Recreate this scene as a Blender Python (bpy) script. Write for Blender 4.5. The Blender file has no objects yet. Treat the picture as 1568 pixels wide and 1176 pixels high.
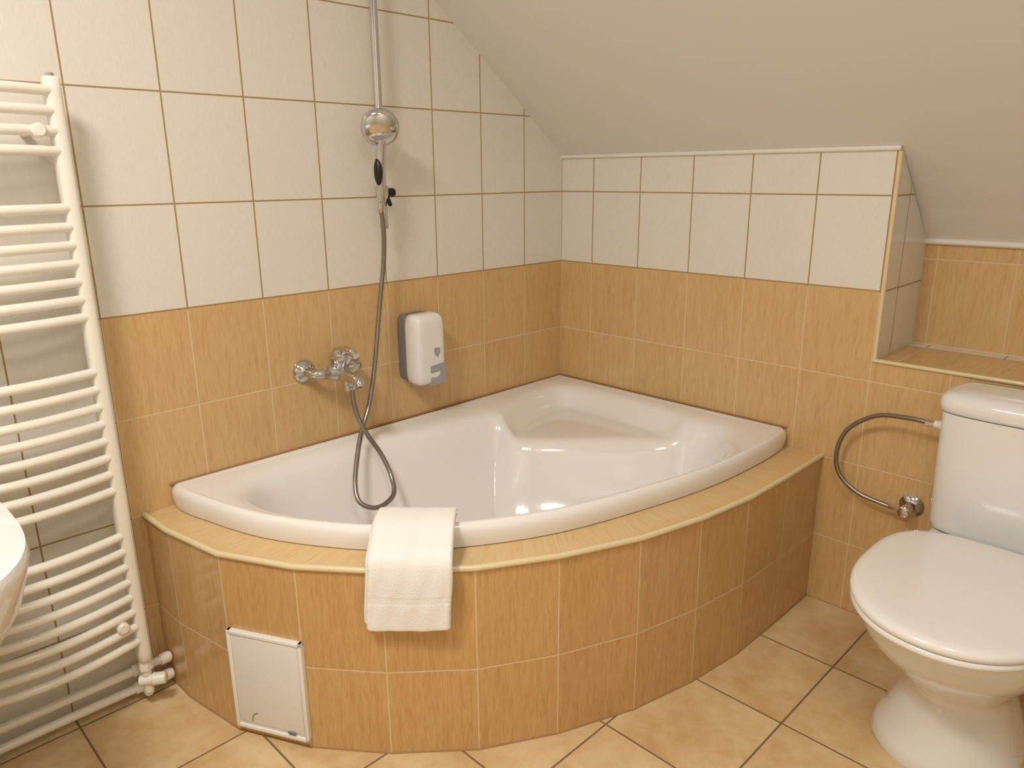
import bpy, math, random
import numpy as np
from mathutils import Vector, Matrix
random.seed(3)
S=bpy.context.scene
try:
    S.view_settings.view_transform='Standard'
    S.view_settings.look='None'
except Exception: pass

def lin(c):
    o=[]
    for v in c:
        v/=255.0
        o.append(v/12.92 if v<=0.04045 else ((v+0.055)/1.055)**2.4)
    return tuple(o)+(1.0,)

# ------------------------------------------------------------ materials
def mat_new(name):
    m=bpy.data.materials.new(name); m.use_nodes=True
    nt=m.node_tree; b=nt.nodes['Principled BSDF']
    return m,nt,b
class NT:
    def __init__(s,nt): s.nt=nt
    def n(s,t,**k):
        x=s.nt.nodes.new(t)
        for a,b in k.items(): setattr(x,a,b)
        return x
    def set(s,sock,v):
        if hasattr(v,'is_output'): s.nt.links.new(v,sock)
        else: sock.default_value=v
    def m(s,op,a,b=None,c=None):
        x=s.n('ShaderNodeMath',operation=op)
        s.set(x.inputs[0],a)
        if b is not None: s.set(x.inputs[1],b)
        if c is not None: s.set(x.inputs[2],c)
        return x.outputs[0]
    def mix(s,f,a,b):
        x=s.n('ShaderNodeMix',data_type='RGBA')
        s.set(x.inputs[0],f); s.set(x.inputs[6],a); s.set(x.inputs[7],b)
        return x.outputs[2]
    def mapr(s,v,a,b,c=0.0,d=1.0):
        x=s.n('ShaderNodeMapRange'); x.clamp=True
        s.set(x.inputs[0],v)
        for i,q in enumerate((a,b,c,d)): x.inputs[i+1].default_value=q
        return x.outputs[0]
    def noise(s,vec,scale,detail=2.0,rough=0.5):
        x=s.n('ShaderNodeTexNoise'); s.nt.links.new(vec,x.inputs['Vector'])
        x.inputs['Scale'].default_value=scale; x.inputs['Detail'].default_value=detail
        x.inputs['Roughness'].default_value=rough
        return x.outputs[0]
    def comb(s,a,b,c=0.0):
        x=s.n('ShaderNodeCombineXYZ'); s.set(x.inputs[0],a); s.set(x.inputs[1],b); s.set(x.inputs[2],c)
        return x.outputs[0]

def simple(name,col,rough=0.5,metal=0.0,coat=0.0,bump=None,spec=0.5):
    m,nt,b=mat_new(name); N=NT(nt)
    b.inputs['Base Color'].default_value=lin(col)
    b.inputs['Roughness'].default_value=rough
    b.inputs['Metallic'].default_value=metal
    b.inputs['Specular IOR Level'].default_value=spec
    if coat:
        b.inputs['Coat Weight'].default_value=coat; b.inputs['Coat Roughness'].default_value=0.04
    tc=N.n('ShaderNodeTexCoord')
    sc,dist,amt=bump if bump else (6.0,0.0,0.02)
    nz=N.noise(tc.outputs['Object'],sc,3)
    if bump:
        bp=N.n('ShaderNodeBump'); bp.inputs['Strength'].default_value=amt; bp.inputs['Distance'].default_value=dist
        nt.links.new(nz,bp.inputs['Height']); nt.links.new(bp.outputs[0],b.inputs['Normal'])
    else:
        nt.links.new(N.mapr(nz,0.3,0.7,max(rough-0.03,0.01),rough+0.03),b.inputs['Roughness'])
    return m

CREAM=(231,227,218); TAN=(216,182,132); TAN_D=(196,155,101)
def tile_mat(name,w,h,mode='wall',cream_u=99.0,tan=TAN,tan_d=TAN_D,grout_tan=(222,197,154)):
    m,nt,b=mat_new(name); N=NT(nt)
    uv=N.n('ShaderNodeUVMap'); sp=N.n('ShaderNodeSeparateXYZ'); nt.links.new(uv.outputs[0],sp.inputs[0])
    u,v=sp.outputs[0],sp.outputs[1]
    a=N.m('DIVIDE',u,w); c=N.m('DIVIDE',v,h)
    fa=N.m('FRACT',a); fc=N.m('FRACT',c)
    da=N.m('MULTIPLY',N.m('MINIMUM',fa,N.m('SUBTRACT',1.0,fa)),w)
    dc=N.m('MULTIPLY',N.m('MINIMUM',fc,N.m('SUBTRACT',1.0,fc)),h)
    d=N.m('MINIMUM',da,dc)
    g=0.0019 if mode=='wall' else 0.0024
    mask=N.mapr(d,g-0.0006,g+0.0006)
    wn=N.n('ShaderNodeTexWhiteNoise'); 
    nt.links.new(N.comb(N.m('FLOOR',N.m('ADD',a,0.001)),N.m('FLOOR',N.m('ADD',c,0.001)),1.3),wn.inputs['Vector'])
    rnd=wn.outputs['Value']
    off=N.m('MULTIPLY',rnd,37.0)
    if mode=='wall':
        # tan reed texture: short vertical dashes
        vec=N.comb(N.m('MULTIPLY',u,330.0),N.m('MULTIPLY',v,26.0),off)
        st=N.noise(vec,1.0,2.0,0.6)
        vec2=N.comb(N.m('MULTIPLY',u,90.0),N.m('MULTIPLY',v,9.0),off)
        st2=N.noise(vec2,1.0,2.0,0.5)
        f=N.m('ADD',N.mapr(st,0.42,0.72,0.0,0.5),N.mapr(st2,0.4,0.75,0.0,0.4))
        f=N.m('ADD',f,N.mapr(rnd,0,1,-0.05,0.12))
        tanc=N.mix(f,lin(tan),lin(tan_d))
        # cream woven texture
        v3=N.comb(N.m('MULTIPLY',u,260.0),N.m('MULTIPLY',v,50.0),off)
        s3=N.noise(v3,1.0,2.0,0.6)
        cf=N.m('ADD',N.mapr(s3,0.35,0.75,0.0,0.5),N.mapr(rnd,0,1,0.0,0.2))
        crc=N.mix(cf,lin(CREAM),lin((221,215,203)))
        isc=N.m('MAXIMUM',N.m('GREATER_THAN',v,0.0),N.m('GREATER_THAN',u,cream_u))
        body=N.mix(isc,tanc,crc)
        nearb=N.m('LESS_THAN',N.m('ABSOLUTE',v),0.004)
        gr=N.mix(N.m('MAXIMUM',isc,nearb),lin(grout_tan),lin((164,136,92)))
        col=N.mix(mask,gr,body)
        rough=N.mapr(mask,0,1,0.75,0.17)
        hgt=N.m('ADD',mask,N.m('MULTIPLY',st,0.03))
    else:
        vec=N.comb(u,v,off)
        n1=N.noise(vec,6.0,5.0,0.62); n2=N.noise(vec,26.0,3.0,0.6)
        f=N.m('ADD',N.mapr(n1,0.35,0.68,0.0,0.85),N.mapr(n2,0.4,0.75,0.0,0.3))
        body=N.mix(f,lin((225,202,160)),lin((203,167,115)))
        col=N.mix(mask,lin((128,102,72)),body)
        rough=N.mapr(mask,0,1,0.8,0.22)
        hgt=N.m('ADD',mask,N.m('MULTIPLY',n2,0.08))
    nt.links.new(col,b.inputs['Base Color']); nt.links.new(rough,b.inputs['Roughness'])
    bp=N.n('ShaderNodeBump'); bp.inputs['Strength'].default_value=0.5; bp.inputs['Distance'].default_value=0.0012
    nt.links.new(hgt,bp.inputs['Height']); nt.links.new(bp.outputs[0],b.inputs['Normal'])
    return m

TW=0.2; TH=0.2513; ZA=0.97; UOFF=0.1463
M_wallL=tile_mat('tiles_left_wall',TW,TH,cream_u=1.6)
M_wall=tile_mat('tiles_wall',TW,TH)
M_apron=tile_mat('tiles_apron',TW,TH,tan=(210,171,118),tan_d=(187,142,87))
M_floor=tile_mat('floor_tiles',0.3,0.3,mode='floor')
M_plaster=simple('white_plaster',(231,228,222),0.9,bump=(60,0.0015,0.12),spec=0.2)
M_caulk=simple('grout_caulk',(160,122,76),0.7)
M_whitecaulk=simple('white_cornice',(236,232,226),0.6)
M_trim=simple('beige_trim',(228,210,168),0.3,coat=0.3)
M_acryl=simple('white_acrylic',(243,241,240),0.14,coat=0.5)
M_cer=simple('white_ceramic',(235,235,235),0.08,coat=0.6)
M_chrome=simple('chrome',(205,205,208),0.08,metal=1.0)
M_hose=simple('hose_metal',(150,147,142),0.3,metal=1.0)
M_black=simple('black_plastic',(20,20,22),0.3)
M_rad=simple('radiator_enamel',(238,234,223),0.28,coat=0.3)
M_plw=simple('white_plastic',(238,237,235),0.3)
M_plg=simple('grey_plastic',(120,118,116),0.35)
M_plg2=simple('light_grey_plastic',(165,165,166),0.35)
M_hatch=simple('hatch_plastic',(232,229,225),0.4)
M_seatp=simple('seat_plastic',(238,237,236),0.18,coat=0.3)
M_ledge=tile_mat('tiles_ledge',TW,TH,tan=(222,192,142),tan_d=(208,172,118))

# towel
m,nt,b=mat_new('towel_terry'); N=NT(nt)
b.inputs['Base Color'].default_value=lin((246,244,242)); b.inputs['Roughness'].default_value=0.95
b.inputs['Sheen Weight'].default_value=0.3
tc=N.n('ShaderNodeTexCoord'); nz=N.noise(tc.outputs['Object'],420,2)
bp=N.n('ShaderNodeBump'); bp.inputs['Strength'].default_value=0.6; bp.inputs['Distance'].default_value=0.002
nt.links.new(nz,bp.inputs['Height']); nt.links.new(bp.outputs[0],b.inputs['Normal'])
M_towel=m
# lamp
m,nt,b=mat_new('lamp_glass'); b.inputs['Base Color'].default_value=lin((250,240,220))
b.inputs['Emission Color'].default_value=lin((255,240,220)); b.inputs['Emission Strength'].default_value=4.0
M_lamp=m

# ------------------------------------------------------------ mesh helpers
def link(o,parent=None):
    S.collection.objects.link(o)
    if parent: o.parent=parent
    return o
def empty(name):
    e=bpy.data.objects.new(name,None); e.empty_display_size=0.05
    return link(e)
def mesh(name,V,F,mat,smooth=False,parent=None,uv=None,mats=None,mi=None):
    me=bpy.data.meshes.new(name); me.from_pydata([tuple(map(float,v)) for v in V],[],[tuple(f) for f in F])
    for mm in (mats or [mat]): me.materials.append(mm)
    if mi:
        for p,i in zip(me.polygons,mi): p.material_index=i
    if smooth:
        for p in me.polygons: p.use_smooth=True
    if uv:
        l=me.uv_layers.new(name='UVMap')
        k=0
        for p,u in zip(me.polygons,uv):
            for j,li in enumerate(p.loop_indices): l.data[li].uv=u[j]
    me.update()
    o=bpy.data.objects.new(name,me)
    return link(o,parent)
def fixn(o):
    import bmesh
    bm=bmesh.new(); bm.from_mesh(o.data); bmesh.ops.recalc_face_normals(bm,faces=bm.faces); bm.to_mesh(o.data); bm.free()
    return o
def sharp(o,ang=40):
    a=math.radians(ang)
    try:
        o.data.set_sharp_from_angle(angle=a)
    except Exception: pass
    return o
def loft(name,rings,mat,parent=None,cap=True,smooth=True,closed_path=False,ang=50):
    n=len(rings[0]); V=[p for r in rings for p in r]; F=[]
    R=len(rings)
    for i in range(R if closed_path else R-1):
        for j in range(n):
            a=i*n+j; b2=i*n+(j+1)%n; c=((i+1)%R)*n+(j+1)%n; d=((i+1)%R)*n+j
            F.append((a,b2,c,d))
    if cap and not closed_path:
        F.append(tuple(range(n))[::-1]); F.append(tuple((R-1)*n+j for j in range(n)))
    o=mesh(name,V,F,mat,smooth,parent); fixn(o); sharp(o,ang); return o
def catmull(P,per=12):
    P=[np.array(p,float) for p in P]; out=[]
    for i in range(len(P)-1):
        p0=P[max(i-1,0)];p1=P[i];p2=P[i+1];p3=P[min(i+2,len(P)-1)]
        for k in range(per):
            t=k/per
            out.append(0.5*((2*p1)+(-p0+p2)*t+(2*p0-5*p1+4*p2-p3)*t*t+(-p0+3*p1-3*p2+p3)*t**3))
    out.append(P[-1]); return out
def resample(P,step):
    P=[np.array(p,float) for p in P]; L=[0]
    for i in range(1,len(P)): L.append(L[-1]+np.linalg.norm(P[i]-P[i-1]))
    n=max(2,int(L[-1]/step)+1); s=np.linspace(0,L[-1],n); A=np.array(P)
    return [np.array([np.interp(x,L,A[:,k]) for k in range(A.shape[1])]) for x in s]
def tube(name,P,r,mat,parent=None,seg=12,ridge=None,cap=True,ang=50):
    P=[Vector(p) for p in P]; rings=[]
    t0=(P[1]-P[0]).normalized(); up=Vector((0,0,1)) if abs(t0.z)<0.9 else Vector((1,0,0))
    nrm=(up-t0*up.dot(t0)).normalized()
    for i,p in enumerate(P):
        if i==0: t=t0
        elif i==len(P)-1: t=(P[i]-P[i-1]).normalized()
        else: t=(P[i+1]-P[i-1]).normalized()
        nrm=(nrm-t*nrm.dot(t)).normalized(); bn=t.cross(nrm)
        rr=r[i] if hasattr(r,'__len__') else r
        if ridge: rr=rr*(1+(ridge if i%2 else -ridge))
        rings.append([p+(nrm*math.cos(2*math.pi*k/seg)+bn*math.sin(2*math.pi*k/seg))*rr for k in range(seg)])
    return loft(name,rings,mat,parent,cap,ang=ang)
def lathe(name,origin,axis,prof,mat,parent=None,seg=32,ang=40):
    # prof list of (distance along axis, radius)
    ax=Vector(axis).normalized(); up=Vector((0,0,1)) if abs(ax.z)<0.9 else Vector((1,0,0))
    a=(up-ax*up.dot(ax)).normalized(); c=ax.cross(a); o=Vector(origin)
    rings=[[o+ax*d+(a*math.cos(2*math.pi*k/seg)+c*math.sin(2*math.pi*k/seg))*max(r,1e-4) for k in range(seg)] for d,r in prof]
    return loft(name,rings,mat,parent,True,ang=ang)
def rbox(name,c,s,mat,parent=None,bev=0.005,rot=None,seg=3):
    import bmesh
    bm=bmesh.new(); bmesh.ops.create_cube(bm,size=1.0)
    for v in bm.verts: v.co=Vector((v.co.x*s[0],v.co.y*s[1],v.co.z*s[2]))
    bmesh.ops.bevel(bm,geom=list(bm.edges),offset=min(bev,min(s)*0.49),segments=seg,profile=0.5,affect='EDGES')
    me=bpy.data.meshes.new(name)
    for v in bm.verts:
        if rot is not None: v.co=rot@v.co
        v.co+=Vector(c)
    bm.to_mesh(me); bm.free(); me.materials.append(mat)
    for p in me.polygons: p.use_smooth=True
    o=bpy.data.objects.new(name,me); sharp(o,35); return link(o,parent)
def chaikin(P,it=2,closed=True):
    P=[np.array(p,float) for p in P]
    for _ in range(it):
        Q=[]
        n=len(P)
        for i in range(n if closed else n-1):
            a,b=P[i],P[(i+1)%n]; Q+= [a*.75+b*.25,a*.25+b*.75]
        P=Q
    return P

# ------------------------------------------------------------ room shell
XR=2.6; YF=-3.4; ZC=2.45; SL=0.75; ZT=1.345; NX=1.155; ND=0.30; NZ=0.78; ZN=1.088
YS=-(ZC-ZT)/SL
# left wall x=0
Vl=[(0,0,0),(0,YF,0),(0,YF,ZC),(0,YS,ZC),(0,0,ZT)]
mesh('wall_left',Vl,[(0,1,2,3,4)],M_wallL,uv=[[(-v[1],v[2]-ZA) for v in Vl]])
# back wall with niche
def uvb(p): return (p[0]-UOFF,p[2]-ZA)
V=[];F=[];UV=[]
def quad(ps,uvs):
    i=len(V); V.extend(ps); F.append(tuple(range(i,i+len(ps)))); UV.append(uvs)
q=[(0,0,0),(NX,0,0),(NX,0,ZT),(0,0,ZT)]; quad(q,[uvb(p) for p in q])
q=[(NX,0,0),(XR,0,0),(XR,0,NZ),(NX,0,NZ)]; quad(q,[uvb(p) for p in q])
q=[(NX,ND,NZ),(XR,ND,NZ),(XR,ND,ZN),(NX,ND,ZN)]; quad(q,[(p[0]-UOFF-0.045,p[2]-1.035-TH) for p in q])
q=[(NX,0,NZ),(NX,ND,NZ),(NX,ND,ZN),(NX,0,ZT)]; quad(q,[(p[1]+0.09,p[2]-ZA+2*TH) for p in q])
q=[(NX,0,NZ),(XR,0,NZ),(XR,ND,NZ),(NX,ND,NZ)]; quad(q,[(p[0]-UOFF-0.06,p[1]-0.2513) for p in q])
mesh('wall_back',V,F,M_wall,uv=UV)
Vr=[(XR,0,0),(XR,YF,0),(XR,YF,ZC),(XR,YS,ZC),(XR,0,ZT),(XR,ND,ZN),(XR,ND,NZ),(XR,0,NZ)]
mesh('wall_right',Vr,[tuple(range(8))],M_wall,uv=[[(-v[1],v[2]-ZA+4*TH) for v in Vr]])
Vf=[(0,YF,0),(XR,YF,0),(XR,YF,ZC),(0,YF,ZC)]
mesh('wall_front',Vf,[(0,1,2,3)],M_wall,uv=[[(v[0],v[2]-ZA+4*TH) for v in Vf]])
Vg=[(0,0,0),(XR,0,0),(XR,YF,0),(0,YF,0)]
mesh('floor',Vg,[(0,1,2,3)],M_floor,uv=[[(v[0]-0.048,v[1]) for v in Vg]])
Vc=[(0,YF,ZC),(XR,YF,ZC),(XR,YS,ZC),(0,YS,ZC),(0,0,ZT),(NX,0,ZT),(NX,YS,ZC),(XR,0,ZT),(XR,ND,ZN),(NX,ND,ZN),(NX,0.1,1.267),(XR,0.1,1.267),(NX,0.2,1.183),(XR,0.2,1.183)]
mesh('ceiling',Vc,[(0,1,2,6,3),(3,6,5,4),(6,2,7,5),(5,7,11,10),(10,11,13,12),(12,13,8,9)],M_plaster)
# trims
def bead(name,P,r,mat): 
    return tube(name,P,r,mat,seg=8)
bead('trim_1',[(0.0,-0.004,ZT-0.004),(NX,-0.004,ZT-0.004)],0.007,M_whitecaulk)
bead('trim_2',[(NX,ND-0.006,ZN-0.002),(XR,ND-0.006,ZN-0.002)],0.009,M_whitecaulk)
bead('trim_3',[(NX-0.001,-0.001,NZ),(NX-0.001,-0.001,ZT-0.012)],0.006,M_trim)
bead('trim_4',[(NX-0.006,-0.001,NZ-0.001),(XR,-0.001,NZ-0.001)],0.006,M_trim)

# ------------------------------------------------------------ bathtub surround
AP=[(0,-1.57),(0.13,-1.565),(0.33,-1.53),(0.505,-1.44),(0.655,-1.32),(0.79,-1.17),(0.885,-1.005),(0.965,-0.81),(1.01,-0.62),(1.035,-0.43),(1.04,-0.22),(1.04,-0.0)]
AH=0.47
sur=empty('bathtub_surround')
V=[];F=[];UV=[];MI=[]
for i in range(len(AP)-1):
    (x0,y0),(x1,y1)=AP[i],AP[i+1]
    u0,u1=i*TW,(i+1)*TW
    if i==0: u0=TW*0.35
    q=[(x0,y0,0),(x1,y1,0),(x1,y1,AH),(x0,y0,AH)]
    quad(q,[(u0,-0.9705),(u1,-0.9705),(u1,AH-0.9705),(u0,AH-0.9705)])
mesh('apron_tiles',V,F,M_apron,parent=sur,uv=UV)
# ledge: from apron outline inward
V=[];F=[];UV=[]
IN=[]
C0=np.array((0.25,-0.45))
for i,(x,y) in enumerate(AP):
    p=np.array((x,y)); d=C0-p; d/=np.linalg.norm(d)
    if i==0: IN.append((0,-1.42))
    elif i==len(AP)-1: IN.append((0.88,0))
    else: IN.append(tuple(p+d*0.17))
for i in range(len(AP)-1):
    a,b,c,d=AP[i],AP[i+1],IN[i+1],IN[i]
    quad([(a[0],a[1],AH),(b[0],b[1],AH),(c[0],c[1],AH),(d[0],d[1],AH)],[(i*TW,-0.24),((i+1)*TW,-0.24),((i+1)*TW,-0.07),(i*TW,-0.07)])
mesh('ledge_tiles',V,F,M_ledge,parent=sur,uv=UV)
tube('ledge_edge_trim',[(x*1.0,y,AH-0.001) for x,y in AP],0.0075,M_trim,parent=sur,seg=10)
tube('floor_joint',[(x,y,0.0) for x,y in AP],0.003,M_caulk,parent=sur,seg=6)

# ------------------------------------------------------------ bathtub
front=catmull([(0.0,-1.50),(0.045,-1.503),(0.13,-1.488),(0.346,-1.425),(0.56,-1.295),(0.70,-1.145),(0.818,-0.93),(0.893,-0.66),(0.936,-0.41),(0.945,-0.16),(0.935,-0.03),(0.925,-0.002)],10)
out=[np.array(p) for p in front]+[np.array((0.925*(1-t),-0.002)) for t in np.linspace(0.05,1,26)]+[np.array((0.002,-1.5*t)) for t in np.linspace(0.03,0.985,36)]
out[0]=np.array((0.002,-1.50))
out=resample(out+[out[0]],0.0115)[:-1]
cen=np.array((0.46,-0.70))
basin=chaikin([(.20,-1.385),(.115,-1.33),(.075,-1.22),(.075,-1.06),(.10,-.90),(.125,-.75),(.14,-.60),(.16,-.49),(.25,-.50),(.34,-.42),(.45,-.30),(.56,-.18),(.66,-.115),(.77,-.12),(.85,-.20),(.885,-.34),(.88,-.50),(.85,-.67),(.785,-.88),(.665,-1.09),(.53,-1.235),(.36,-1.345)],3)
seat=chaikin([(.17,-.50),(.12,-.36),(.09,-.22),(.095,-.13),(.15,-.085),(.30,-.075),(.50,-.085),(.62,-.10),(.66,-.16),(.56,-.28),(.40,-.44),(.27,-.56)],3)
def sdf(P,poly):
    P=np.asarray(P); n=len(poly); best=np.full(len(P),1e9); inside=np.zeros(len(P),bool)
    for i in range(n):
        a=poly[i]; b=poly[(i+1)%n]; e=b-a; w=P-a
        t=np.clip((w@e)/(e@e),0,1); dd=w-t[:,None]*e; best=np.minimum(best,np.hypot(dd[:,0],dd[:,1]))
        c=((a[1]>P[:,1])!=(b[1]>P[:,1]))
        with np.errstate(divide='ignore',invalid='ignore'):
            xi=(b[0]-a[0])*(P[:,1]-a[1])/(b[1]-a[1])+a[0]
        inside^=(c&(P[:,0]<xi))
    return np.where(inside,best,-best)
ZR=0.532
def height(P):
    d1=sdf(P,basin); d2=sdf(P,seat)
    sp=lambda d,r:0.5*(d+np.sqrt(d*d+r*r))
    t=np.clip(sp(d1,0.026)/0.22,0,1)
    h1=0.34*(1-(1-t)**2.2)
    t2=np.clip(sp(d2,0.022)/0.065,0,1)
    h2=0.08*(1-(1-t2)**2.2)
    k=0.07; hh=np.maximum(h1,h2)
    e=np.maximum(k-np.abs(h1-h2),0)/k
    w=np.clip(np.minimum(h1,h2)/0.04,0,1)
    hh=hh+e*e*k*0.25*w
    return ZR-hh
NR=180
no=len(out); OUT=np.array(out); D=OUT-cen; Ln=np.linalg.norm(D,axis=1); U=D/Ln[:,None]
prof=[(0.026,0.0),(0.017,-0.0015),(0.009,-0.006),(0.003,-0.013),(0.0005,-0.022),(0.0,-0.032),(0.002,-0.045),(0.006,-0.06)]
pts=[];
for k in range(1,NR+1):
    t=(k/NR)
    pts.append(cen+U*((Ln-0.026)*t)[:,None])
P2=np.concatenate(pts+[cen[None]])
Z=height(P2)
V=[(p[0],p[1],z) for p,z in zip(P2,Z)]
ci=len(V)-1
F=[]
for j in range(no): F.append((ci,j,(j+1)%no))
for k in range(NR-1):
    for j in range(no):
        a=k*no+j;b_=k*no+(j+1)%no; F.append((a,a+no,b_+no,b_))
last=(NR-1)*no
prev=last
for ins,dz in prof[1:]:
    st=len(V)
    for j in range(no):
        p=cen+U[j]*(Ln[j]-ins); V.append((p[0],p[1],ZR+dz))
    for j in range(no):
        F.append((prev+j,st+j,st+(j+1)%no,prev+(j+1)%no))
    prev=st
tub=empty('corner_bathtub')
fixn(mesh('tub_shell',V,F,M_acryl,smooth=True,parent=tub))
# caulk lines
tube('wall_joint_left',[(0.001,-1.50,ZR-0.004),(0.001,-0.002,ZR-0.004)],0.004,M_caulk,parent=tub,seg=8)
tube('wall_joint_back',[(0.001,-0.001,ZR-0.004),(0.925,-0.001,ZR-0.004)],0.004,M_caulk,parent=tub,seg=8)
oz=float(height(np.array([[0.20,-1.325]]))[0])
lathe('overflow_cap',(0.20,-1.325,oz-0.002),(0.35,0.65,0.7),[(0,0.010),(0.004,0.010),(0.006,0.007)],M_chrome,tub)
lathe('drain_cover',(0.42,-0.80,ZR-0.341),(0,0,1),[(0,0.035),(0.004,0.034),(0.006,0.02)],M_chrome,tub)

# ------------------------------------------------------------ towel (folded double)
tw=empty('hand_towel')
e=np.array((0.69,-0.724)); l=np.array((0.724,0.69)); o0=np.array((0.62,-1.19))
outer=catmull([(-0.034,0.546),(-0.02,0.552),(0.005,0.553),(0.04,0.549),(0.085,0.532),(0.118,0.519),(0.139,0.505),(0.147,0.475),(0.148,0.42),(0.147,0.37),(0.146,0.347)],8)
outer=resample(outer,0.004)
A=[];n=len(outer)
for i,p in enumerate(outer):
    a=outer[max(i-1,0)];b=outer[min(i+1,n-1)]; t=(b-a)/np.linalg.norm(b-a); nn=np.array((t[1],-t[0]))*-1
    A.append((p,nn))
NW=56
def towel_layer(name,cen_off,TH_,width,latoff,cut,hems):
    AA=A[:len(A)-cut] if cut else A
    rings=[]
    for j in range(NW+1):
        w=j/NW
        edge=min(w,1-w)*0.184
        th=TH_*min(1.0,math.sqrt(max(edge,0.0002)/0.005))
        P=[]
        for i,(p,nn) in enumerate(AA):
            hem=0
            if hems and i>len(AA)//2:
                for hz in (0.410,0.420): hem-=0.0016*math.exp(-((p[1]-hz)/0.002)**2)
            P.append(p+nn*(cen_off+th+hem))
        p,nn=AA[-1]; c=p+nn*cen_off
        for k in range(1,6):
            an=math.pi*k/6; P.append(c+nn*th*math.cos(an)+np.array((0,-1.0))*th*math.sin(an))
        for i in range(len(AA)-1,-1,-1):
            p,nn=AA[i]; P.append(p+nn*(cen_off-th))
        R=[]
        for p in P:
            wob=0.0022*math.sin(9*w+p[1]*22)+0.0012*math.sin(23*w-p[1]*40)
            zz=p[1]
            lat=(w-0.5)*width+latoff+0.003*math.sin(zz*30)
            if zz<0.5:
                g=(0.5-zz)/0.17; lat+=-0.004*g; zz-=0.004*g*math.sin(w*3+0.5)
            xy=o0+e*(p[0]+wob*0.6)+l*lat
            R.append((xy[0],xy[1],zz+(wob*0.5 if p[1]>0.5 else 0)))
        rings.append(R)
    loft(name,rings,M_towel,tw,ang=80)
towel_layer('outer_fold',-0.0050,0.0054,0.180,0.001,0,True)
towel_layer('inner_fold',-0.0150,0.0042,0.186,-0.003,2,False)

# ------------------------------------------------------------ access hatch
ha=empty('access_hatch')
a=np.array((0.335,-1.527)); b2=np.array((0.508,-1.438)); t=(b2-a)/np.linalg.norm(b2-a); nv=np.array((t[1],-t[0]))
Rm=Matrix(((t[0],-nv[0],0),(t[1],-nv[1],0),(0,0,1)))
W=0.198; Hh=0.262; c=(a+b2)/2+nv*0.002; zc=0.152
def hb(name,du,dz,w,h,dep,offn,mat,bev=0.002):
    p=c+t*du+nv*offn
    return rbox(name,(p[0],p[1],zc+dz),(w,dep,h),mat,ha,bev,rot=Rm)
hb('hatch_backing',0,0,W-0.004,Hh-0.004,0.010,0.002,M_hatch)
fw=0.010
hb('frame_left',-W/2+fw/2,0,fw,Hh,0.014,0.004,M_plw); hb('frame_right',W/2-fw/2,0,fw,Hh,0.014,0.004,M_plw)
hb('frame_top',0,Hh/2-fw/2,W,fw,0.014,0.004,M_plw); hb('frame_bottom',0,-Hh/2+fw/2,W,fw,0.014,0.004,M_plw)
hb('hatch_door',0,0.004,W-2*fw-0.003,Hh-2*fw-0.010,0.012,0.0035,M_hatch,0.002)
pp=c-t*0.035+nv*0.0095
tube('finger_notch',[(pp[0]+t[0]*0.018*math.cos(an),pp[1]+t[1]*0.018*math.cos(an),zc-0.108+0.026*math.sin(an)) for an in np.linspace(math.pi*0.5,math.pi,10)],0.0012,M_plg,ha,seg=6)
hb('latch',0.055,-0.113,0.02,0.006,0.004,0.011,M_plg,0.001)

# ------------------------------------------------------------ towel radiator
ra=empty('towel_radiator')
px,py0,py1=0.09,-1.647,-2.03
for nm,yy in (('post_right',py0),('post_left',py1)):
    rings=[]
    for z in [0.135,0.14]+list(np.linspace(0.16,1.45,4))+[1.472,1.477]:
        s=0.8 if z in (0.135,1.477) else 1
        rings.append([(px+0.021*s*math.copysign(abs(math.cos(q))**0.7,math.cos(q)),yy+0.016*s*math.copysign(abs(math.sin(q))**0.7,math.sin(q)),z) for q in np.linspace(0,2*math.pi,24,endpoint=False)])
    loft(nm,rings,M_rad,ra)
    lathe(nm+'_vent',(px,yy,1.477),(0,0,1),[(0,0.008),(0.006,0.008),(0.008,0.004)],M_chrome,ra,16)
zs=[1.45,1.412,1.373,1.335, 1.222,1.184,1.146,1.108,1.070,1.032,0.994, 0.872,0.832,0.792,0.752,0.712,0.672,0.632,0.592, 0.477,0.437,0.397,0.357,0.317,0.277,0.237,0.197]
for i,z in enumerate(zs):
    P=[]
    for k in range(21):
        s=k/20; y=py0+(py1-py0)*s
        P.append((px+0.008+0.035*math.sin(math.pi*s),y,z))
    tube('bar_%d'%(i+1),P,0.0105,M_rad,ra,seg=12)
for z,yy in ((1.373,-1.69),(0.257,-1.69),(1.373,-1.99),(0.257,-1.99)):
    tube('wall_mount',[(0.0,yy,z),(px+0.02,yy,z)],0.009,M_rad,ra,seg=16)
    lathe('wall_mount_cap',(px+0.024,yy,z),(1,0,0),[(-0.01,0.014),(0.012,0.014),(0.016,0.01)],M_rad,ra,20)
# valves + pipes
lathe('valve_union',(px,py0,0.136),(0,0,-1),[(0,0.012),(0.01,0.017),(0.028,0.017),(0.03,0.012),(0.05,0.012)],M_rad,ra,6)
tube('valve_riser',[(px,py0,0.12),(px,py0,0.045)],0.012,M_rad,ra)
lathe('valve_head',(px+0.005,py0,0.078),(0.5,0.8,0),[(-0.02,0.013),(0.01,0.013),(0.012,0.016),(0.04,0.015),(0.043,0.01)],M_rad,ra,20)
pi=empty('heating_pipes')
tube('pipe_upper',[(0.045,-1.575,0.085),(0.045,-3.39,0.085)],0.011,M_rad,pi,seg=16)
tube('pipe_lower',[(0.045,-1.575,0.035),(0.045,-3.39,0.035)],0.011,M_rad,pi,seg=16)
for z in (0.085,0.035):
    lathe('pipe_cap',(0.045,-1.60,z),(0,1,0),[(0,0.015),(0.022,0.015),(0.028,0.011)],M_rad,pi,16)
tube('branch',[(0.045,-1.647,0.085),(0.09,-1.647,0.085)],0.011,M_rad,pi)
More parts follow.
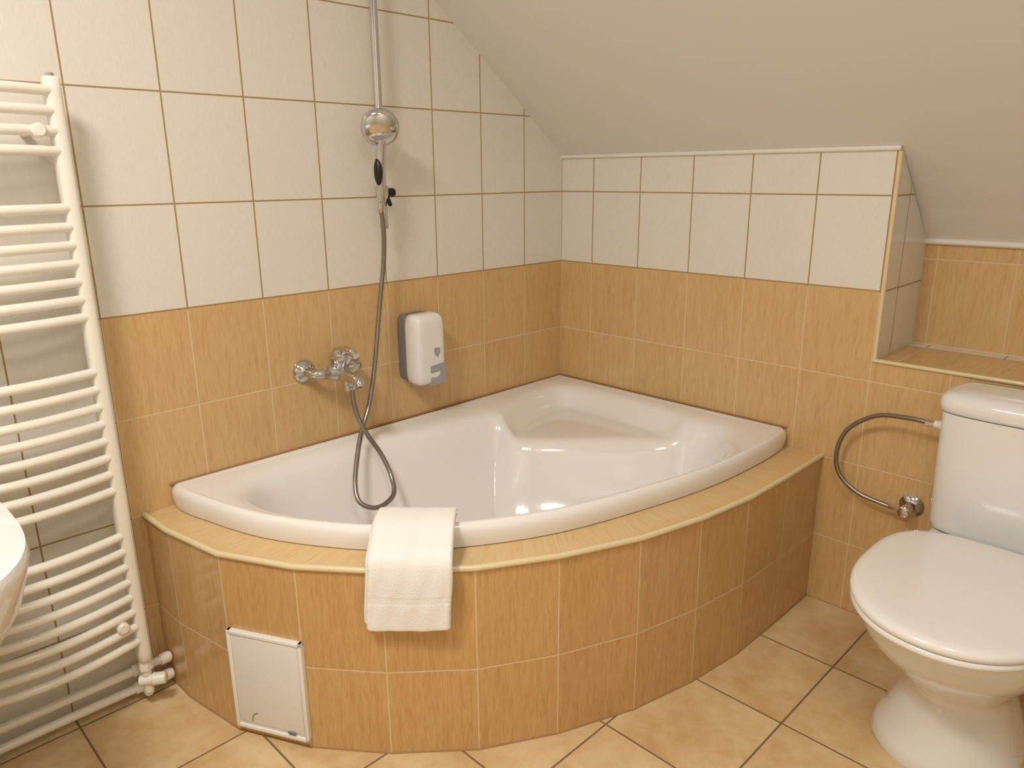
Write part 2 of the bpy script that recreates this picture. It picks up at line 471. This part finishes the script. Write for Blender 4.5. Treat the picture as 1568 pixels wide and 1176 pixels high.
tube('branch_lower',[(0.045,-1.647,0.035),(0.09,-1.647,0.04)],0.011,M_rad,pi)
lathe('tee',(0.045,-1.647,0.035),(0,1,0),[(-0.02,0.015),(0.02,0.015)],M_rad,pi,16)
lathe('tee_upper',(0.045,-1.647,0.085),(0,1,0),[(-0.02,0.015),(0.02,0.015)],M_rad,pi,16)

# ------------------------------------------------------------ shower set
sh=empty('hand_shower_set')
RY=-0.84; RX=0.062
tube('rail',[(RX,RY,1.145),(RX,RY,2.15)],0.0115,M_chrome,sh,seg=24)
lathe('rail_end',(RX,RY,1.15),(0,0,-1),[(0,0.0125),(0.012,0.0125),(0.016,0.009)],M_chrome,sh,24)
for z in (1.95,2.1):
    tube('rail_bracket',[(0.001,RY,z),(RX,RY,z)],0.009,M_chrome,sh,seg=16)
    lathe('rail_bracket_plate',(0.0,RY,z),(1,0,0),[(0,0.02),(0.006,0.02),(0.01,0.012)],M_chrome,sh)
# slider
lathe('slider',(RX,RY,1.215),(0,0,1),[(0,0.014),(0.004,0.018),(0.036,0.018),(0.04,0.014)],M_chrome,sh)
lathe('slider_knob',(RX,RY,1.235),(0.3,1,0),[(0.012,0.012),(0.03,0.013),(0.036,0.009)],M_black,sh,20)
lathe('slider_lever',(RX+0.01,RY+0.005,1.23),(0.3,0.2,-1),[(0,0.006),(0.03,0.006),(0.034,0.003)],M_black,sh,12)
tube('holder_arm',[(RX,RY,1.235),(RX+0.03,RY-0.03,1.235)],0.011,M_chrome,sh)
hx,hy=RX+0.032,RY-0.03
lathe('holder_cup',(hx,hy,1.21),(0.12,0,1),[(0,0.011),(0.003,0.0145),(0.04,0.0165),(0.043,0.014)],M_chrome,sh)
hp=catmull([(hx-0.002,hy,1.19),(hx+0.002,hy,1.25),(hx+0.006,hy,1.30),(hx+0.012,hy,1.345),(hx+0.024,hy,1.385),(hx+0.03,hy,1.40)],6)
hr=list(np.interp(np.linspace(0,1,len(hp)),[0,0.2,0.5,0.75,1],[0.0095,0.012,0.0145,0.013,0.02]))
tube('handset_handle',hp,hr,M_chrome,sh,seg=20)
# head
hd=Vector((0.72,-0.45,-0.38)).normalized()
lathe('handset_head',(hx+0.012,hy,1.412),hd,[(-0.022,0.004),(-0.02,0.018),(-0.014,0.033),(-0.004,0.045),(0.008,0.0515),(0.018,0.052),(0.024,0.049),(0.030,0.040),(0.035,0.026),(0.037,0.008)],M_chrome,sh,48,ang=60)
# grip inset
import bmesh
bm=bmesh.new(); bmesh.ops.create_uvsphere(bm,u_segments=20,v_segments=14,radius=1.0)
me=bpy.data.meshes.new('grip_inset')
for v in bm.verts: v.co=Vector((v.co.x*0.014+hx+0.009,v.co.y*0.011+hy-0.0105,v.co.z*0.037+1.292))
bm.to_mesh(me); bm.free(); me.materials.append(M_black)
for p in me.polygons: p.use_smooth=True
link(bpy.data.objects.new('grip_inset',me),sh)
hose=[(hx-0.002,hy,1.195),(hx-0.012,hy+0.012,1.13),(0.065,-0.852,1.04),(0.06,-0.868,0.93),(0.065,-0.89,0.82),(0.075,-0.915,0.72),(0.09,-0.95,0.63),(0.108,-0.988,0.575),(0.14,-1.028,0.525),(0.19,-1.076,0.455),(0.225,-1.085,0.412),(0.25,-1.045,0.393),(0.24,-0.985,0.408),(0.20,-0.96,0.445),(0.165,-0.966,0.505),(0.14,-0.992,0.565),(0.118,-1.007,0.62),(0.105,-1.01,0.67),(0.10,-1.005,0.705)]
hs=resample(catmull(hose,14),0.0022)
tube('shower_hose',hs,0.0068,M_hose,sh,seg=10,ridge=0.09,ang=80)
lathe('hose_nut_top',(hx-0.002,hy,1.212),(-0.1,0,-1),[(0,0.010),(0.025,0.009),(0.03,0.007)],M_chrome,sh,16)

# ------------------------------------------------------------ bath mixer
mx=empty('bath_mixer_tap')
my0,my1,mz=-1.10,-0.95,0.75
for i,yy in enumerate((my0,my1)):
    lathe('wall_flange_%d'%(i+1),(0.0,yy,mz),(1,0,0),[(0,0.034),(0.004,0.034),(0.012,0.028),(0.018,0.018),(0.022,0.013)],M_chrome,mx)
    tube('inlet_%d'%(i+1),catmull([(0.01,yy,mz),(0.045,yy,mz),(0.062,yy+(0.015 if i==0 else -0.015),mz),(0.066,yy+(0.04 if i==0 else -0.04),mz)],6),0.0125,M_chrome,mx,seg=20)
    lathe('union_nut_%d'%(i+1),(0.066,yy+(0.022 if i==0 else -0.022),mz),(0,1 if i==0 else -1,0),[(0,0.014),(0.002,0.017),(0.016,0.017),(0.018,0.014)],M_chrome,mx,6,ang=20)
mc=-1.025
lathe('body',(0.068,-1.065,mz),(0,1,0),[(0,0.012),(0.004,0.019),(0.02,0.024),(0.04,0.028),(0.06,0.024),(0.076,0.019),(0.08,0.012)],M_chrome,mx)
lathe('cartridge',(0.072,mc,mz+0.012),(0.35,0,1),[(0,0.026),(0.02,0.027),(0.024,0.030),(0.040,0.031),(0.052,0.026),(0.057,0.014),(0.058,0.004)],M_chrome,mx,36)
tube('lever',catmull([(0.085,mc,mz+0.058),(0.11,mc,mz+0.066),(0.14,mc,mz+0.064),(0.158,mc,mz+0.056)],6),[0.012]*7+[0.010]*6+[0.009]*6,M_chrome,mx,seg=16)
tube('spout',catmull([(0.07,mc,mz-0.005),(0.10,mc,mz-0.008),(0.13,mc,mz-0.010),(0.16,mc,mz-0.014),(0.172,mc,mz-0.028)],8),list(np.interp(np.linspace(0,1,33),[0,0.4,1],[0.022,0.017,0.0135])),M_chrome,mx,seg=20)
lathe('diverter',(0.10,mc,mz-0.012),(0,0,-1),[(0,0.012),(0.022,0.011),(0.024,0.009),(0.04,0.009)],M_chrome,mx,20)
lathe('hose_nut',(0.10,mc+0.015,mz-0.022),(0,0.1,-1),[(0,0.008),(0.004,0.011),(0.024,0.0105),(0.03,0.008)],M_chrome,mx,16)

# ------------------------------------------------------------ soap dispenser
sd=empty('soap_dispenser')
dy0,dy1,dz0,dz1=-0.768,-0.655,0.645,0.872
cy=(dy0+dy1)/2; wy=(dy1-dy0)
def drings(xs,mat,name,extra=0):
    rings=[]
    for x,sy,zt,zb in xs:
        R=[]
        cz=(zt+zb)/2; hz=(zt-zb)/2; hy_=wy/2*sy
        for q in np.linspace(0,2*math.pi,48,endpoint=False):
            n=0.28
            c_,s_=math.cos(q),math.sin(q)
            R.append((x,cy+hy_*math.copysign(abs(c_)**n,c_),cz+hz*math.copysign(abs(s_)**n,s_)))
        rings.append(R)
    return loft(name,rings,mat,sd,ang=60)
drings([(0.0,1.0,dz1-0.004,dz0+0.012),(0.035,1.02,dz1-0.004,dz0+0.012),(0.038,1.0,dz1-0.006,dz0+0.014)],M_plg,'back_housing')
drings([(0.037,0.97,dz1-0.006,dz0+0.01),(0.040,1.0,dz1-0.001,dz0+0.006),(0.07,1.0,dz1,dz0+0.004),(0.086,0.97,dz1-0.003,dz0+0.006),(0.094,0.9,dz1-0.010,dz0+0.012),(0.098,0.8,dz1-0.02,dz0+0.02),(0.0995,0.6,dz1-0.04,dz0+0.04)],M_plw,'front_cover')
# push panel
V=[(0.101,cy-0.012,0.712),(0.101,cy+0.050,0.717),(0.099,cy+0.052,0.655),(0.097,cy+0.047,0.646),(0.097,cy-0.010,0.646)]
V2=[(x-0.03,y,z) for x,y,z in V]
o=mesh('push_lever',V+V2,[(0,1,2,3,4),(9,8,7,6,5)]+[(i,5+i,5+(i+1)%5,(i+1)%5) for i in range(5)],M_plg2,parent=sd); fixn(o)
bv=o.modifiers.new('b','BEVEL'); bv.width=0.003; bv.segments=3
ly=cy+0.018
V=[(0.1008,ly+0.0115*x,0.752+0.013*z) for x,z in [(-1,1),(0,1.15),(1,1),(1,0),(0.6,-0.7),(0,-1.2),(-0.6,-0.7),(-1,0)]]
V2=[(x-0.004,y,z) for x,y,z in V]; n=8
fixn(mesh('shield_badge',V+V2,[tuple(range(n)),tuple(range(2*n-1,n-1,-1))]+[(i,n+i,n+(i+1)%n,(i+1)%n) for i in range(n)],M_plg2,parent=sd))

# ------------------------------------------------------------ toilet
to=empty('toilet')
tx=1.55
def oval(cx,yb,yf,hx,z,n=56,pw=2.0,backw=None,split=0.5):
    cy_=yb+(yf-yb)*split
    R=[]
    for k in range(n):
        q=2*math.pi*k/n; c_,s_=math.cos(q),math.sin(q)
        if s_>=0:
            e_=2/(pw if backw is None else backw)
            x=hx*math.copysign(abs(c_)**e_,c_); y=(yb-cy_)*abs(s_)**e_
        else:
            e_=2/pw; x=hx*math.copysign(abs(c_)**e_,c_); y=(yf-cy_)*abs(s_)**e_
        R.append((cx+x,cy_+y,z))
    return R
loft('pedestal_bowl',[oval(tx-.005,-0.19,-0.545,0.148,0.0,backw=3,split=.6),oval(tx-.005,-0.185,-0.55,0.154,0.012,backw=3,split=.6),oval(tx-.003,-0.19,-0.545,0.146,0.04,backw=3,split=.6),
 oval(tx,-0.205,-0.525,0.120,0.10,backw=3,split=.6),oval(tx,-0.21,-0.515,0.104,0.16,backw=3,split=.6),oval(tx,-0.205,-0.535,0.108,0.20,backw=3,split=.6),oval(tx,-0.20,-0.58,0.128,0.24,backw=3,split=.6),
 oval(tx,-0.20,-0.635,0.153,0.29,backw=3,split=.6),oval(tx,-0.20,-0.685,0.170,0.335,backw=3,split=.6),oval(tx,-0.20,-0.710,0.182,0.38,backw=3,split=.6),oval(tx,-0.20,-0.718,0.185,0.408,backw=3,split=.6),oval(tx,-0.205,-0.712,0.18,0.414,backw=3,split=.6)],M_cer,to,ang=60)
loft('rear_deck',[oval(tx,-0.04,-0.30,0.085,0.20,pw=4),oval(tx,-0.03,-0.32,0.11,0.27,pw=4),oval(tx,-0.02,-0.33,0.15,0.35,pw=4),oval(tx,-0.02,-0.33,0.16,0.395,pw=4),oval(tx,-0.025,-0.325,0.155,0.410,pw=4)],M_cer,to,ang=60)
tube('trapway',catmull([(tx,-0.30,0.10),(tx,-0.22,0.13),(tx,-0.14,0.17),(tx,-0.002,0.18)],8),0.056,M_cer,to,seg=24)
loft('foot_rear',[oval(tx,-0.13,-0.40,0.125,0.0,pw=3),oval(tx,-0.13,-0.40,0.125,0.015,pw=3),oval(tx,-0.16,-0.40,0.10,0.07,pw=3),oval(tx,-0.18,-0.38,0.075,0.16,pw=3)],M_cer,to,ang=60)
for sx in (-1,1):
    lathe('floor_bolt_cap',(tx+sx*0.108,-0.22,0.012),(0,0,1),[(0,0.011),(0.008,0.010),(0.013,0.005)],M_plw,to,16)
sz=0.415
yb,yf=-0.245,-0.75
def so(s,z): return oval(tx-.002,yb-s,yf+s,0.203-s,z,n=72,pw=2.15,backw=3.2,split=0.46)
loft('seat_ring',[so(0.008,sz),so(0.002,sz+0.003),so(0.0,sz+0.008),so(0.002,sz+0.014),so(0.005,sz+0.016)],M_seatp,to,ang=60)
loft('seat_lid',[so(0.006,sz+0.017),so(0.001,sz+0.019),so(-0.002,sz+0.025),so(0.0,sz+0.032),so(0.006,sz+0.037),so(0.018,sz+0.0395),so(0.06,sz+0.041),so(0.12,sz+0.0415)],M_seatp,to,ang=60)
for sx in (-1,1):
    lathe('hinge',(tx+sx*0.075-0.02,-0.242,sz+0.016),(1,0,0),[(0,0.009),(0.002,0.011),(0.038,0.011),(0.04,0.009)],M_plw,to,20)
def rr(cx,y0,y1,hx,z,n=64,pw=5.5,bow=0.0):
    cy_=(y0+y1)/2; hy_=(y0-y1)/2; R=[]
    for k in range(n):
        q=2*math.pi*(k+0.5)/n; c_,s_=math.cos(q),math.sin(q)
        x=math.copysign(abs(c_)**(2/pw),c_); y=math.copysign(abs(s_)**(2/pw),s_)
        yy=cy_+hy_*y
        if y<0: yy-=bow*(1-x*x)
        R.append((cx+hx*x,yy,z))
    return R
tkx=1.557
loft('tank',[rr(tkx,-0.03,-0.165,0.156,0.410),rr(tkx,-0.022,-0.175,0.170,0.417,bow=.005),rr(tkx,-0.02,-0.178,0.176,0.435,bow=.008),rr(tkx,-0.015,-0.184,0.180,0.60,bow=.01),rr(tkx,-0.013,-0.187,0.182,0.722,bow=.01)],M_cer,to,ang=60)
loft('tank_lid',[rr(tkx,-0.012,-0.190,0.184,0.725,bow=.01),rr(tkx,-0.010,-0.194,0.188,0.730,bow=.01),rr(tkx,-0.010,-0.195,0.189,0.749,bow=.01),rr(tkx,-0.013,-0.191,0.185,0.761,bow=.01),rr(tkx,-0.02,-0.18,0.175,0.770,bow=.01),rr(tkx,-0.035,-0.16,0.15,0.775,bow=.01),rr(tkx,-0.06,-0.13,0.09,0.777)],M_cer,to,ang=60)
lathe('flush_button',(tkx,-0.098,0.775),(0,0,1),[(0,0.026),(0.005,0.026),(0.008,0.022),(0.0085,0.005)],M_chrome,to,32)

# supply hose
su=empty('toilet_supply_hose')
hp=catmull([(1.345,-0.095,0.663),(1.285,-0.09,0.663),(1.20,-0.07,0.645),(1.125,-0.055,0.585),(1.10,-0.05,0.51),(1.115,-0.05,0.445),(1.17,-0.05,0.405),(1.24,-0.05,0.392),(1.275,-0.05,0.39)],14)
tube('braided_hose',resample(hp,0.0022),0.0062,M_hose,su,seg=10,ridge=0.06,ang=80)
lathe('tank_inlet_nut',(1.382,-0.095,0.663),(-1,0,0),[(0,0.013),(0.02,0.013),(0.022,0.010),(0.032,0.010)],M_plw,su,20)
lathe('hose_nut_tank',(1.352,-0.095,0.663),(-1,0,0),[(0,0.009),(0.022,0.009),(0.024,0.007)],M_chrome,su,6)
lathe('hose_nut_valve',(1.29,-0.05,0.39),(-1,0,0),[(0,0.009),(0.03,0.009),(0.034,0.007)],M_chrome,su,6)
lathe('valve_rosette',(1.30,-0.0005,0.39),(0,-1,0),[(0,0.032),(0.003,0.032),(0.010,0.024),(0.014,0.014),(0.045,0.012)],M_chrome,su)
lathe('valve_body',(1.30,-0.035,0.39),(0,-1,0),[(0,0.013),(0.002,0.016),(0.032,0.016),(0.034,0.013)],M_chrome,su)

# ------------------------------------------------------------ washbasin
wb=empty('washbasin')
bx,by=0.455,-2.178; wz=0.738
def wr(sx,sy,z,cx=bx): 
    R=[]
    for k in range(72):
        q=2*math.pi*k/72; c_,s_=math.cos(q),math.sin(q); pw=2.8
        R.append((cx+sx*math.copysign(abs(c_)**(2/pw),c_),by+sy*math.copysign(abs(s_)**(2/pw),s_),z))
    return R
loft('basin_bowl',[wr(0.13,0.12,wz-0.22,0.43),wr(0.20,0.18,wz-0.19,0.44),wr(0.25,0.225,wz-0.14,0.45),wr(0.278,0.25,wz-0.09),wr(0.292,0.264,wz-0.045),wr(0.300,0.272,wz-0.012),wr(0.296,0.268,wz),wr(0.27,0.243,wz+0.002),wr(0.25,0.22,wz-0.004),wr(0.22,0.195,wz-0.04),wr(0.17,0.15,wz-0.11),wr(0.06,0.05,wz-0.14)],M_cer,wb,ang=60)
rbox('wall_bracket_shelf',(0.13,-2.24,wz-0.06),(0.258,0.34,0.11),M_cer,wb,0.02)
loft('basin_pedestal',[[(0.36+0.10*math.cos(q)*s,by+0.09*math.sin(q)*s,z) for q in np.linspace(0,2*math.pi,32,endpoint=False)] for z,s in ((0,1.15),(0.02,1.1),(0.3,0.85),(0.5,1.0),(0.56,1.05))],M_cer,wb)
tube('basin_tap',catmull([(0.18,by,wz-0.02),(0.18,by,wz+0.09),(0.21,by,wz+0.13),(0.27,by,wz+0.12),(0.29,by,wz+0.09)],6),0.014,M_chrome,wb,seg=16)

# ------------------------------------------------------------ lamps + light
def lamp(LX,LY,en,size):
    lp=empty('ceiling_or_fill_lamp')
    lathe('lamp_base',(LX,LY,ZC),(0,0,-1),[(0,0.16),(0.02,0.16),(0.022,0.15)],M_plw,lp)
    lathe('lamp_shade',(LX,LY,ZC-0.02),(0,0,-1),[(0,0.15),(0.02,0.148),(0.045,0.125),(0.06,0.08),(0.066,0.02)],M_lamp,lp)
    ld=bpy.data.lights.new('ceiling_or_fill_light','AREA'); ld.shape='DISK'; ld.size=size; ld.energy=en; ld.color=(1.0,0.95,0.875)
    lo=bpy.data.objects.new('ceiling_or_fill_light',ld); lo.location=(LX,LY,ZC-0.10); link(lo,lp)
lamp(1.05,-2.35,27.5,0.42)
lamp(2.0,-1.95,9.5,0.42)  # unseen fill lamp and fixture, added to brighten apron right side and toilet
w=bpy.data.worlds.new('World'); S.world=w; w.use_nodes=True
w.node_tree.nodes['Background'].inputs[0].default_value=(1,0.95,0.88,1); w.node_tree.nodes['Background'].inputs[1].default_value=0.15

# ------------------------------------------------------------ camera
C=(1.86717,-2.12569,1.28314); yaw,pit,rol=-0.78770,-0.27399,-0.00782
fwv=Vector((math.sin(yaw)*math.cos(pit),math.cos(yaw)*math.cos(pit),math.sin(pit)))
r0=Vector((math.cos(yaw),-math.sin(yaw),0)); u0=r0.cross(fwv)
r1=r0*math.cos(rol)+u0*math.sin(rol); u1=-r0*math.sin(rol)+u0*math.cos(rol)
cd=bpy.data.cameras.new('camera'); cd.sensor_width=36; cd.sensor_fit='HORIZONTAL'; cd.lens=36*1143.838/1568
cd.clip_start=0.02
co=bpy.data.objects.new('camera',cd); link(co)
Mx=Matrix(((r1.x,u1.x,-fwv.x,C[0]),(r1.y,u1.y,-fwv.y,C[1]),(r1.z,u1.z,-fwv.z,C[2]),(0,0,0,1)))
co.matrix_world=Mx
S.camera=co
